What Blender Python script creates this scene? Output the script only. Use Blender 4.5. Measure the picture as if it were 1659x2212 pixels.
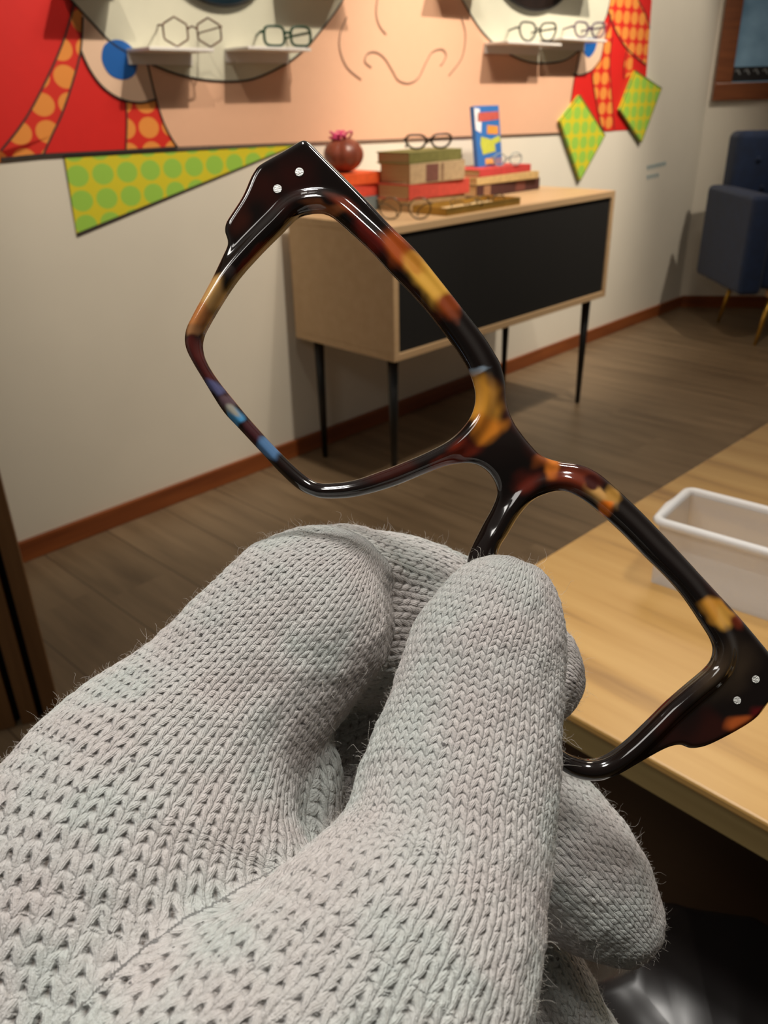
import bpy, bmesh, math, random
import numpy as np
from mathutils import Matrix, Vector
random.seed(7); RNG = np.random.default_rng(7)
for o in list(bpy.data.objects): bpy.data.objects.remove(o)
C = bpy.context.scene.collection

# ------------------------------------------------------------------ camera
FPX, PITCH, ROLL, CH = 1762.0, math.radians(26.7), math.radians(-1.38), 1.1
F = np.array([0, math.cos(PITCH), -math.sin(PITCH)]); R0 = np.array([1., 0, 0]); U0 = np.cross(R0, F)
R = math.cos(ROLL) * R0 + math.sin(ROLL) * U0; U = -math.sin(ROLL) * R0 + math.cos(ROLL) * U0
CAM = np.array([0, 0, CH])
cd = bpy.data.cameras.new('camera'); cam = bpy.data.objects.new('camera', cd); C.objects.link(cam)
MW = Matrix(((R[0], U[0], -F[0], 0), (R[1], U[1], -F[1], 0), (R[2], U[2], -F[2], CH), (0, 0, 0, 1)))
cam.matrix_world = MW
cd.sensor_fit = 'VERTICAL'; cd.sensor_height = 36.0; cd.sensor_width = 27.0; cd.lens = FPX / 2212 * 36.0
cd.clip_start = 0.01; cd.clip_end = 50
cd.dof.use_dof = True; cd.dof.focus_distance = 0.150; cd.dof.aperture_fstop = cd.lens / 0.75
S = bpy.context.scene; S.camera = cam
S.view_settings.view_transform = 'Standard'; S.view_settings.look = 'None'; S.view_settings.gamma = 1
S.view_settings.use_curve_mapping = False; S.view_settings.exposure = 0.0

# ------------------------------------------------------------------ world and lamps
w = bpy.data.worlds.new('world'); S.world = w; w.use_nodes = True
_t = w.node_tree; _bg = _t.nodes['Background']; _tc = _t.nodes.new('ShaderNodeTexCoord'); _sx = _t.nodes.new('ShaderNodeSeparateXYZ'); _mr = _t.nodes.new('ShaderNodeMapRange')
_t.links.new(_tc.outputs['Generated'], _sx.inputs[0]); _t.links.new(_sx.outputs[1], _mr.inputs[0])      # ambient light graded by direction, dimmer behind the camera for darker frame reflections
_mr.inputs[1].default_value = -.7; _mr.inputs[2].default_value = .5; _mr.inputs[3].default_value = .05; _mr.inputs[4].default_value = .21
_bg.inputs[0].default_value = (1.0, 0.92, 0.80, 1); _t.links.new(_mr.outputs[0], _bg.inputs[1])

def aim(o, tgt):
    o.rotation_euler = (Vector(tgt) - o.location).to_track_quat('-Z', 'Y').to_euler()
def spot(loc, tgt, power, col, ang=60, rad=.03, blend=.6):
    l = bpy.data.lights.new('ceiling_or_fill_spot', 'SPOT'); l.energy = power; l.color = col; l.spot_size = math.radians(ang); l.spot_blend = blend; l.shadow_soft_size = rad
    o = bpy.data.objects.new('ceiling_or_fill_spot', l); C.objects.link(o); o.location = loc; aim(o, tgt); return o
def area(loc, tgt, power, col, sx, sy):
    l = bpy.data.lights.new('fill_panel', 'AREA'); l.energy = power; l.color = col; l.shape = 'RECTANGLE'; l.size = sx; l.size_y = sy
    o = bpy.data.objects.new('fill_panel', l); C.objects.link(o); o.location = loc; aim(o, tgt); return o

WAZ = .7996; WD = np.array([math.cos(WAZ), math.sin(WAZ)]); WN = np.array([-WD[1], WD[0]]); WM = WN * 1.8757 * CH   # mural wall
def wall_xyz(s, z, off=0.0):
    p = WM + WD * s - WN * off; return (p[0], p[1], z)
WARM = (1.0, .88, .72); NEUT = (1.0, .96, .90)
for s, tz, pw in ((.7, 1.4, 42), (1.7, 1.35, 112), (2.9, 1.3, 185), (3.75, 1.3, 92)):
    spot(wall_xyz(s, 2.65, 1.3), wall_xyz(s, tz), pw, WARM, 62, .02)
spot(wall_xyz(2.0, 2.65, 1.4), (.8, 2.6, .7), 50, WARM, 70, .04)
area((.9, 2.0, 2.7), (.6, 1.6, 0), 12, WARM, .5, .5)
spot((-.15, .42, 2.25), (-.02, .16, 1.04), 35, NEUT, 52, .07, .9)
spot((-.12, .02, 2.35), (0, .14, 1.08), 26, NEUT, 40, .11, .9)  # unseen lamp added for the bright streak along the frame ridge
area((-.75, .10, 1.85), (-.02, .14, 1.08), 2.6, NEUT, .45, .14)  # unseen panel added at the left to streak the frame's inner corner
spot((.55, .30, 2.2), (.1, .2, .95), 26, NEUT, 56, .08, .9)  # unseen fill added from the right to brighten the middle finger
area((-.6, -.35, 2.1), (0, .16, 1.05), 1.7, NEUT, .3, .3)  # unseen weak fill added behind the camera for the glove

# ------------------------------------------------------------------ pixel helpers
def ray(x, y): return F + R * (x - 829.5) / FPX - U * (y - 1106) / FPX
def on_z(x, y, z=0.0):
    d = ray(x, y); return d * ((z - CH) / d[2]) + CAM
def on_wall(x, y, off=0.0):
    r = ray(x, y); t = ((WM - off * WN) @ WN) / (r[:2] @ WN); P = r * t + CAM; return ((P[:2] - WM) @ WD, P[2])
def proj(P):
    v = np.array(P, float) - CAM; return 829.5 + FPX * (v @ R) / (v @ F), 1106 - FPX * (v @ U) / (v @ F)

# ------------------------------------------------------------------ materials
def lin(c):
    return tuple(((v / 255) / 12.92 if v / 255 <= .04045 else ((v / 255 + .055) / 1.055) ** 2.4) for v in c) + (1.0,)
class NT:
    def __init__(s, name, rough=.6, **kw):
        s.m = bpy.data.materials.new(name); s.m.use_nodes = True; s.t = s.m.node_tree; s.b = s.t.nodes['Principled BSDF']; s.set('Roughness', rough)
        for k, v in kw.items(): s.set(k.replace('_', ' '), v)
    def set(s, k, v): s.b.inputs[k].default_value = v
    def n(s, ty, **kw):
        x = s.t.nodes.new(ty)
        for k, v in kw.items(): setattr(x, k, v)
        return x
    def l(s, a, b): s.t.links.new(a, b)
    def math(s, op, a, b=None, c=None):
        x = s.n('ShaderNodeMath', operation=op)
        for i, v in enumerate((a, b, c)):
            if v is None: continue
            if isinstance(v, (int, float)): x.inputs[i].default_value = v
            else: s.l(v, x.inputs[i])
        return x.outputs[0]
    def ramp(s, fac, stops):
        x = s.n('ShaderNodeValToRGB'); s.l(fac, x.inputs[0]); e = x.color_ramp.elements
        while len(e) < len(stops): e.new(.5)
        for i, (p, c) in enumerate(stops): e[i].position = p; e[i].color = c if len(c) == 4 else lin(c)
        return x.outputs[0]
    def noise(s, vec, scale, detail=3, rough=.5):
        x = s.n('ShaderNodeTexNoise'); x.inputs['Scale'].default_value = scale; x.inputs['Detail'].default_value = detail; x.inputs['Roughness'].default_value = rough
        if vec is not None: s.l(vec, x.inputs['Vector'])
        return x.outputs[0]
    def coord(s, scale=(1, 1, 1), rot=0.0):
        c = s.n('ShaderNodeTexCoord'); m = s.n('ShaderNodeMapping'); m.inputs['Scale'].default_value = scale; m.inputs['Rotation'].default_value = (0, 0, rot)
        s.l(c.outputs['Object'], m.inputs[0]); return m.outputs[0]
    def bump(s, h, st, dist=.001):
        x = s.n('ShaderNodeBump'); x.inputs['Strength'].default_value = st; x.inputs['Distance'].default_value = dist; s.l(h, x.inputs['Height']); s.l(x.outputs[0], s.b.inputs['Normal'])
def plain(name, rgb, rough=.6, var=.06, scale=30, bump=0, **kw):
    k = NT(name, rough, **kw); c = lin(rgb); f = k.noise(k.coord(), scale)
    k.l(k.ramp(f, ((.3, tuple(v * (1 - var) for v in c[:3]) + (1,)), (.7, tuple(min(1, v * (1 + var)) for v in c[:3]) + (1,)))), k.b.inputs['Base Color'])
    if bump: k.bump(f, bump)
    return k.m
def wood(name, c1, c2, scale=(3, 40, 40), rough=.5, nz=1.0, rot=0.0, c3=None):
    k = NT(name, rough); v = k.coord(scale, rot); a = k.noise(v, nz, 6, .6)
    st = [(.3, c1), (.7, c2)] if c3 is None else [(.25, c1), (.5, c3), (.75, c2)]
    k.l(k.ramp(a, st), k.b.inputs['Base Color']); k.bump(a, .15); return k.m
def dots(name, bg, fg, px=.069, pz=.058, r=.43, ox=0., oz=0., stag=0.0):
    k = NT(name, .55); c = k.n('ShaderNodeTexCoord'); x = k.n('ShaderNodeSeparateXYZ'); k.l(c.outputs['Object'], x.inputs[0])
    fx = k.math('FRACT', k.math('DIVIDE', k.math('ADD', x.outputs[0], ox + 10 * px), px))
    fz = k.math('FRACT', k.math('DIVIDE', k.math('ADD', x.outputs[2], oz + 10 * pz), pz))
    ax = k.math('SUBTRACT', fx, .5); az = k.math('SUBTRACT', fz, .5)
    d = k.math('SQRT', k.math('ADD', k.math('MULTIPLY', ax, ax), k.math('MULTIPLY', az, az)))
    k.l(k.ramp(d, ((r - .015, fg), (r + .015, bg))), k.b.inputs['Base Color']); return k.m

M = {}
M['wall'] = plain('painted_wall', (228, 221, 206), .85, .015, 6)
M['white'] = plain('white_laminate', (236, 232, 228), .4, .01)
M['base'] = wood('reddish_baseboard_wood', (108, 52, 22), (150, 82, 38), (2, 30, 30), .4)
def floor_mat():
    k = NT('grey_brown_floor_planks', .42); v = k.coord((1, 1, 1), -(WAZ + math.pi / 2))
    sx = k.n('ShaderNodeSeparateXYZ'); k.l(v, sx.inputs[0])
    row = k.math('FLOOR', k.math('DIVIDE', sx.outputs[1], .19)); 
    off = k.math('FRACT', k.math('MULTIPLY', k.math('SINE', k.math('MULTIPLY', row, 12.99)), 43.7))
    px = k.math('ADD', k.math('DIVIDE', sx.outputs[0], 1.3), off); col = k.math('FLOOR', px)
    cb = k.n('ShaderNodeCombineXYZ'); k.l(k.math('ADD', k.math('MULTIPLY', sx.outputs[0], 1.4), k.math('MULTIPLY', off, 7)), cb.inputs[0]); k.l(k.math('MULTIPLY', sx.outputs[1], 14), cb.inputs[1]); k.l(k.math('ADD', k.math('MULTIPLY', row, 3.3), k.math('MULTIPLY', col, 1.7)), cb.inputs[2])
    g = k.noise(cb.outputs[0], 1.6, 5, .6)
    tone = k.math('FRACT', k.math('MULTIPLY', k.math('SINE', k.math('ADD', k.math('MULTIPLY', row, 7.1), k.math('MULTIPLY', col, 3.7))), 91.3))
    f = k.math('ADD', k.math('MULTIPLY', g, .88), k.math('MULTIPLY', tone, .12))
    fy = k.math('FRACT', k.math('DIVIDE', sx.outputs[1], .19)); seam = k.math('LESS_THAN', fy, .018)
    c = k.ramp(f, ((.25, (98, 80, 60)), (.5, (124, 104, 80)), (.75, (142, 120, 94))))
    mx = k.n('ShaderNodeMix', data_type='RGBA'); k.l(seam, mx.inputs[0]); k.l(c, mx.inputs[6]); mx.inputs[7].default_value = lin((80, 64, 48)); k.l(mx.outputs[2], k.b.inputs['Base Color'])
    return k.m
M['floor'] = floor_mat()
M['dark'] = plain('black_metal', (18, 17, 16), .4, .1)
M['oak'] = wood('pale_oak_veneer', (196, 162, 122), (206, 174, 134), (2, 30, 30), .45)
M['blackfront'] = wood('black_ribbed_front', (8, 7, 6), (13, 11, 10), (60, 1, 2), .9)

# ------------------------------------------------------------------ mesh builder
class MB:
    def __init__(s): s.v = []; s.f = []
    def add(s, v, f):
        b = len(s.v); s.v += [tuple(map(float, p)) for p in v]; s.f += [tuple(b + i for i in q) for q in f]; return s
    def box(s, x0, x1, y0, y1, z0, z1):
        v = [(x, y, z) for z in (z0, z1) for y in (y0, y1) for x in (x0, x1)]
        return s.add(v, [(0, 2, 3, 1), (4, 5, 7, 6), (0, 1, 5, 4), (2, 6, 7, 3), (0, 4, 6, 2), (1, 3, 7, 5)])
    def tube(s, pts, rad, n=8, closed=False, caps=True, flat=1.0, up=None):
        P = np.array(pts, float); m = len(P); rad = np.broadcast_to(np.array(rad, float), (m,))
        T = np.roll(P, -1, 0) - np.roll(P, 1, 0) if closed else np.gradient(P, axis=0)
        T /= np.linalg.norm(T, axis=1)[:, None] + 1e-12
        a = np.array(up if up is not None else ((0, 0, 1) if abs(T[0][2]) < .9 else (1, 0, 0)), float); v = []
        for i in range(m):
            u_ = a - (a @ T[i]) * T[i]; u_ /= np.linalg.norm(u_) + 1e-12; w_ = np.cross(T[i], u_); a = u_ if up is None else a
            for j in range(n):
                t = 2 * math.pi * j / n; v.append(P[i] + rad[i] * (math.cos(t) * u_ * flat + math.sin(t) * w_))
        f = []
        for i in range(m if closed else m - 1):
            k = (i + 1) % m
            for j in range(n): f.append((i * n + j, i * n + (j + 1) % n, k * n + (j + 1) % n, k * n + j))
        if not closed and caps: f += [tuple(range(n))[::-1], tuple((m - 1) * n + j for j in range(n))]
        return s.add(v, f)
    def prism(s, poly, a0, a1, plane='xz'):
        n = len(poly); mk = {'xz': lambda p, a: (p[0], a, p[1]), 'xy': lambda p, a: (p[0], p[1], a)}[plane]
        v = [mk(p, a0) for p in poly] + [mk(p, a1) for p in poly]
        return s.add(v, [tuple(range(n)), tuple(range(2 * n - 1, n - 1, -1))] + [(i, i + n, (i + 1) % n + n, (i + 1) % n) for i in range(n)])
    def ribbon(s, pts, w, a0, a1, closed=False):
        P = np.array(pts, float); T = np.roll(P, -1, 0) - np.roll(P, 1, 0) if closed else np.gradient(P, axis=0)
        T /= np.linalg.norm(T, axis=1)[:, None] + 1e-12; N = np.stack([-T[:, 1], T[:, 0]], 1) * w / 2; m = len(P)
        for i in range(m if closed else m - 1):
            k = (i + 1) % m; s.prism([P[i] + N[i], P[i] - N[i], P[k] - N[k], P[k] + N[k]], a0, a1)
        return s
    def build(s, name, mat, parent=None, smooth=False, bevel=0, seg=2, sub=0):
        me = bpy.data.meshes.new(name); me.from_pydata(s.v, [], s.f); me.validate(); me.update()
        b = bmesh.new(); b.from_mesh(me); bmesh.ops.recalc_face_normals(b, faces=b.faces); b.to_mesh(me); b.free()
        if smooth:
            for p in me.polygons: p.use_smooth = True
        o = bpy.data.objects.new(name, me); C.objects.link(o); me.materials.append(M[mat] if isinstance(mat, str) else mat)
        if parent: o.parent = parent
        if bevel:
            md = o.modifiers.new('bevel', 'BEVEL'); md.width = bevel; md.segments = seg; md.limit_method = 'ANGLE'
        if sub:
            md = o.modifiers.new('sub', 'SUBSURF'); md.levels = sub; md.render_levels = sub
        return o
def empty(name, label=None, cat=None, group=None, loc=(0, 0, 0), rz=0.0, mw=None):
    o = bpy.data.objects.new(name, None); C.objects.link(o); o.empty_display_size = .05
    if mw is not None: o.matrix_world = mw
    else: o.location = loc; o.rotation_euler = (0, 0, rz)
    if label: o['label'] = label; o['category'] = cat
    if group: o['group'] = group
    return o
def tag(o, label, cat, group=None):
    o['label'] = label; o['category'] = cat
    if group: o['group'] = group
    return o
def struct(o): o['kind'] = 'structure'; return o
def catmull(P, n=8, closed=False):
    P = np.array(P, float); m = len(P); out = []
    for i in range(m if closed else m - 1):
        p0, p1, p2, p3 = (P[(i + k) % m] if closed else P[min(max(i + k, 0), m - 1)] for k in (-1, 0, 1, 2))
        for t in np.arange(n) / n:
            out.append(.5 * ((2 * p1) + (-p0 + p2) * t + (2 * p0 - 5 * p1 + 4 * p2 - p3) * t * t + (-p0 + 3 * p1 - 3 * p2 + p3) * t ** 3))
    if not closed: out.append(P[-1])
    return np.array(out)

# ------------------------------------------------------------------ room
struct(MB().box(-4, 6, -2.5, 8, -.05, 0).build('floor', 'floor'))
wl = MB().box(-1.2, 4.613, 0, .1, 0, 2.8).build('wall_left', 'wall'); wl.location = (WM[0], WM[1], 0); wl.rotation_euler.z = WAZ; struct(wl)
bl = MB().box(-1.2, 4.613, -.014, 0, 0, .060).build('baseboard_left', 'base', bevel=.002); bl.location = (WM[0], WM[1], 0); bl.rotation_euler.z = WAZ; struct(bl)
K = WM + WD * 4.613; RAZ = math.radians(-8)
RD = np.array([math.cos(RAZ), math.sin(RAZ)]); RN = np.array([-RD[1], RD[0]])
wr = MB().box(0, 2.6, 0, .1, 0, 2.8).build('wall_right', 'wall'); wr.location = (K[0], K[1], 0); wr.rotation_euler.z = RAZ; struct(wr)
br = MB().box(0.01, 2.6, -.014, 0, 0, .065).build('baseboard_right', 'base', bevel=.002); br.location = (K[0], K[1], 0); br.rotation_euler.z = RAZ; struct(br)

# window in the right wall: wooden casing, blue pane, dark lettered strip along the sill
M['casing'] = wood('brown_window_wood', (112, 62, 34), (140, 82, 46), (3, 3, 30), .4)
def pane_mat():
    k = NT('blue_evening_pane', .15); v = k.coord(); a = k.noise(v, 5, 4); b_ = k.n('ShaderNodeTexVoronoi'); b_.inputs['Scale'].default_value = 9; k.l(v, b_.inputs['Vector'])
    spots_ = k.math('LESS_THAN', b_.outputs['Distance'], .12)
    mx = k.n('ShaderNodeMix', data_type='RGBA'); k.l(spots_, mx.inputs[0]); k.l(k.ramp(a, ((.3, (86, 112, 128)), (.7, (128, 156, 172)))), mx.inputs[6]); mx.inputs[7].default_value = lin((190, 208, 216))
    k.l(mx.outputs[2], k.b.inputs['Base Color']); k.l(mx.outputs[2], k.b.inputs['Emission Color']); k.set('Emission Strength', .22); return k.m
M['pane'] = pane_mat(); M['sillband'] = plain('dark_sill_band', (40, 38, 40), .4); M['letters'] = plain('pale_letters', (150, 156, 160), .5)
wn = empty('window_1', loc=(K[0], K[1], 0), rz=RAZ); struct(wn)
wb = MB(); x0, x1, z0, z1, fw = .022, 1.25, 1.067, 2.2, .082
for b_ in ((x0, x1, z0, z0 + fw), (x0, x1, z1 - fw, z1), (x0, x0 + fw, z0 + fw, z1 - fw), (x1 - fw, x1, z0 + fw, z1 - fw)): wb.box(b_[0], b_[1], -.03, 0, b_[2], b_[3])
wb.build('window_frame', 'casing', wn, bevel=.004)
MB().box(x0 + fw, x1 - fw, -.008, -.002, z0 + fw, z1 - fw).build('pane', 'pane', wn)
MB().box(x0 + fw, x1 - fw, -.012, -.008, z0 + fw + .005, z0 + fw + .07).build('sill_band', 'sillband', wn)
lb = MB()
for i in range(14):
    xx = x0 + fw + .012 + i * .045
    lb.ribbon([(xx, z0 + fw + .05), (xx + .012, z0 + fw + .058), (xx + .02, z0 + fw + .045), (xx + .026, z0 + fw + .036)], .007, -.0135, -.012)
lb.build('lettering', 'letters', wn)

# ------------------------------------------------------------------ mural (all pieces are flat prints mounted on the wall)
def wp(pts): return [on_wall(x, y) for x, y in pts]
def flat(name, pts, mat, parent, a, smooth_=False, th=.0012, closed=True):
    P = wp(pts); P = catmull(P, 6, True) if smooth_ else P
    return MB().prism(P, -a - th, -a).build(name, mat, parent)
def line(mb, pts, w, a, smooth_=True, closed=False):
    P = np.array(wp(pts)); P = catmull(P, 8, closed) if smooth_ else P; mb.ribbon(P, w, -a - .0008, -a, closed)
M['peach'] = plain('peach_print', (233, 184, 152), .6, .01); M['ear'] = plain('pale_peach_print', (236, 200, 172), .6, .01)
M['red'] = plain('red_print', (220, 32, 26), .55, .02); M['lens'] = plain('pale_grey_print', (216, 214, 194), .6, .01)
M['blue'] = plain('blue_print', (22, 96, 178), .5, .01); M['ink'] = plain('dark_grey_ink', (54, 46, 42), .6, .02); M['inkpale'] = plain('brown_grey_ink', (160, 126, 108), .6, .02)
M['odots'] = dots('orange_dots_on_red', (220, 44, 30), (240, 150, 66), oz=.02); M['gdots'] = dots('green_dots_on_yellow', (222, 208, 44), (160, 208, 78), ox=.012, oz=.006)
mu = empty('mural', 'large pop-art mural print of a red-haired face in round glasses on the cream wall', 'mural', loc=(WM[0], WM[1], 0), rz=WAZ)
flat('hair_print', [(-160, -300), (-160, 352), (0, 343), (92, 334), (270, 325), (380, 318), (350, 262), (335, 215), (318, 140), (300, -300)], 'red', mu, .001)
flat('face_print', [(296, -300), (296, 100), (318, 140), (335, 215), (350, 262), (366, 295), (382, 319), (820, 303), (1230, 287), (1231, 220), (1240, 161), (1253, 89), (1262, -300)], 'peach', mu, .0015)
flat('hair_print', [(1262, -300), (1253, 89), (1240, 161), (1231, 220), (1226, 287), (1390, 279), (1395, 165), (1401, 86), (1407, 0), (1420, -300)], 'red', mu, .001)
flat('ear_print', [(176, 0), (176, 37), (172, 108), (192, 151), (220, 188), (257, 213), (298, 222), (334, 215), (330, 190), (320, 150), (260, 60), (215, 0)], 'ear', mu, .003)
flat('ear_print', [(1256, 60), (1253, 89), (1243, 137), (1235, 160), (1253, 162), (1277, 151), (1295, 127), (1304, 88), (1308, 50)], 'ear', mu, .003)
flat('earring_print', [(246, 86), (225, 96), (218, 115), (220, 137), (236, 162), (263, 172), (286, 163), (294, 142), (292, 115), (270, 92)], 'blue', mu, .0042, True)
flat('earring_print', [(1258, 84), (1257, 104), (1262, 118), (1270, 124), (1280, 114), (1286, 98), (1286, 84)], 'blue', mu, .0042, True)
flat('dotted_hair_print', [(163, -40), (158, 18), (137, 82), (110, 147), (69, 229), (37, 279), (0, 325), (-60, 380), (-60, 346), (92, 334), (110, 293), (133, 243), (156, 174), (172, 110), (178, 37), (180, -40)], 'odots', mu, .0025)
flat('dotted_hair_print', [(270, 217), (272, 260), (270, 325), (380, 318), (355, 272), (337, 215)], 'odots', mu, .0025)
flat('dotted_hair_print', [(1309, -60), (1312, 24), (1326, 62), (1338, 86), (1353, 106), (1394, 141), (1399, 100), (1402, 62), (1392, 30), (1377, 0), (1362, -60)], 'odots', mu, .0025)
flat('dotted_hair_print', [(1319, 58), (1303, 86), (1288, 125), (1277, 155), (1281, 192), (1288, 235), (1297, 270), (1305, 283), (1325, 282), (1322, 240), (1319, 206), (1315, 137), (1318, 90)], 'odots', mu, .0025)
flat('dotted_hair_print', [(1352, 107), (1346, 140), (1346, 170), (1363, 160), (1366, 120)], 'odots', mu, .0025)
L1 = [(110, -100), (151, 0), (197, 50), (238, 92), (278, 117), (320, 137), (389, 163), (467, 175), (540, 172), (609, 142), (650, 112), (678, 82), (733, 9), (775, -80), (780, -300), (110, -300)]
L2 = [(960, -100), (975, -40), (996, 0), (1019, 39), (1046, 76), (1083, 108), (1129, 131), (1170, 137), (1216, 131), (1248, 110), (1282, 84), (1306, 40), (1316, 0), (1330, -80), (1330, -300), (960, -300)]
flat('lens_print', L1, 'lens', mu, .0034); flat('lens_print', L2, 'lens', mu, .0034)
class Strokes:
    # each printed stroke is a part of its own
    def __init__(s, name, mat): s.name, s.mat = name, mat
    def ribbon(s, P, w, a0, a1, closed=False): MB().ribbon(P, w * .72, a0, a1, closed).build(s.name, s.mat, mu)
ink = Strokes('outline_print', 'ink')
line(ink, L1[1:14], .007, .0046); line(ink, L2[1:14], .007, .0046)
line(ink, [(0, 344), (92, 335), (270, 326), (380, 319)], .010, .0050, False); ink2 = MB(); line(ink2, [(382, 319), (600, 311), (820, 303), (1020, 295), (1222, 287)], .005, .0050, False); M['inkmid'] = plain('soft_brown_ink', (112, 90, 78), .6, .02); ink2.build('lower_outline_print', 'inkmid', mu)
line(ink, [(158, 10), (137, 82), (110, 147), (69, 229), (37, 279), (0, 325)], .006, .0046); line(ink, [(177, 37), (172, 110), (156, 174), (133, 243), (110, 293), (92, 333)], .006, .0046)
line(ink, [(172, 108), (192, 151), (220, 188), (257, 213), (298, 222), (334, 215)], .006, .0052); line(ink, [(316, 137), (335, 215), (350, 262), (366, 295), (382, 319)], .006, .0052)
line(ink, [(270, 217), (272, 260), (270, 323)], .005, .0046); line(ink, [(1253, 89), (1240, 161), (1231, 220)], .006, .0052)
line(ink, [(1312, 24), (1326, 62), (1353, 106), (1394, 141)], .006, .0046); line(ink, [(1377, 0), (1394, 34), (1402, 62)], .006, .0046)
line(ink, [(1235, 160), (1253, 162), (1277, 151), (1295, 127), (1303, 88), (1312, 60), (1318, 30)], .006, .0052); line(ink, [(1277, 155), (1281, 192), (1295, 265), (1303, 280)], .005, .0046)
line(ink, [(1325, 280), (1319, 206), (1315, 137), (1320, 80)], .005, .0046); line(ink, [(1346, 170), (1346, 140), (1353, 106)], .005, .0046)
nz = Strokes('nose_outline_print', 'inkpale')
def z2(pts): return [(680 + x / 2.183, y / 2.183) for x, y in pts]
for q in ([(147, 80), (115, 160), (115, 240), (150, 320), (215, 375)], [(685, 80), (706, 160), (690, 270), (628, 355)], [(295, -40), (285, 60), (300, 120), (332, 162)],
          [(263, 318), (232, 290), (245, 252), (285, 246), (325, 275), (360, 330), (390, 378), (440, 392), (485, 365), (520, 295), (550, 245), (595, 232), (615, 260), (600, 295), (588, 308)]):
    line(nz, z2(q), .006, .0046)
tri = flat('collar_print', [(137, 337), (640, 313), (165, 507)], 'gdots', mu, .001); ti = MB(); line(ti, [(137, 337), (640, 313), (165, 507)], .008, .0026, False, True); ti.build('collar_outline', 'ink', mu)
def diamond(pts, label):
    P = wp(pts); c = np.mean(P, 0); e = empty('diamond_panel', label, 'wall decoration', 'green diamond cutouts', loc=wall_xyz(c[0], c[1], 0), rz=WAZ)
    Q = [(a - c[0], b - c[1]) for a, b in P]; MB().prism(Q, -.016, -.005).build('face', 'gdots', e)
    M['olive'] = plain('olive_outline', (92, 104, 52), .6, .02); MB().ribbon(Q, .006, -.0175, -.0162, True).build('outline', 'olive', e); MB().prism([(x * .6, y * .6) for x, y in Q], -.005, 0).build('spacer', 'white', e)
diamond([(1245, 206), (1300, 292), (1246, 390), (1202, 261)], 'lower green and yellow diamond cutout nearer the peach face, pointing down over the cabinet corner')
diamond([(1365, 153), (1422, 191), (1379, 307), (1332, 237)], 'upper green and yellow diamond cutout at the far right edge of the mural')
M['eyegloss'] = plain('glossy_dark_disc', (22, 40, 50), .06, .2, 12); M['eyebrown'] = plain('glossy_dark_brown_disc', (34, 24, 20), .08, .2, 12)
def eye(cx, cy, hw, hh, mat, label):
    e = empty('eye_disc', label, 'wall decoration', loc=wall_xyz(*on_wall(cx, cy), 0), rz=WAZ)
    c = on_wall(cx, cy); a = on_wall(cx - hw, cy)[0] - c[0]; b_ = on_wall(cx, cy + hh)[1] - c[1]
    el = [(abs(a) * math.cos(t), abs(b_) * math.sin(t)) for t in np.linspace(0, 2 * math.pi, 49)[:-1]]
    MB().prism(el, -.018, -.004).build('disc', mat, e, bevel=.003); MB().tube([(x, -.018, z) for x, z in el], .004, 8, True).build('rim', 'dark', e, True)
eye(462, -80, 108, 93, 'eyegloss', 'glossy dark teal eye disc in the left mural lens, cut by the top edge')
eye(1150, -67, 86, 91, 'eyebrown', 'glossy dark brown eye disc in the right mural lens, cut by the top edge')
M['fadedblue'] = plain('faded_blue_vinyl', (150, 172, 176), .7)
lt = MB()
for (a, b_) in (((1398, 362), (1440, 352)), ((1398, 383), (1425, 377))):
    n_ = 7 if b_[0] > 1430 else 4
    for i in range(n_):
        x = a[0] + (b_[0] - a[0]) * i / n_; y = a[1] + (b_[1] - a[1]) * i / n_; P = wp([(x, y - 4), (x + 2, y + 4), (x + 4, y - 3)]); lt.ribbon(P, .012, -.0012, -.0002)
o = lt.build('wall_lettering', 'fadedblue'); o.location = (WM[0], WM[1], 0); o.rotation_euler.z = WAZ
tag(o, 'two short faded blue lines of lettering on the cream wall right of the diamonds', 'lettering')

# ------------------------------------------------------------------ eyeglasses
M['clearlens'] = NT('clear_lens', .03, Transmission_Weight=1.0, IOR=1.02, Alpha=.12).m
def lens_outline(kind, w_, h_):
    out = []
    for t in np.linspace(0, 2 * math.pi, 33)[:-1]:
        c, s_ = math.cos(t), math.sin(t)
        if kind == 'round': x, z = c * w_ / 2, s_ * h_ / 2
        elif kind == 'square': x, z = np.sign(c) * abs(c) ** .55 * w_ / 2, np.sign(s_) * abs(s_) ** .6 * h_ / 2
        elif kind == 'hex':
            k = math.cos(math.pi / 6) / math.cos((t + math.pi / 6) % (math.pi / 3) - math.pi / 6); x, z = c * w_ / 2 * k * 1.05, s_ * h_ / 2 * k
        else: x, z = np.sign(c) * abs(c) ** .7 * w_ / 2 * (1 + .12 * s_), s_ * h_ / 2 * (1 if s_ > 0 else .95) + .1 * h_ * max(c, 0)
        out.append((x, z))
    return out
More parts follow.
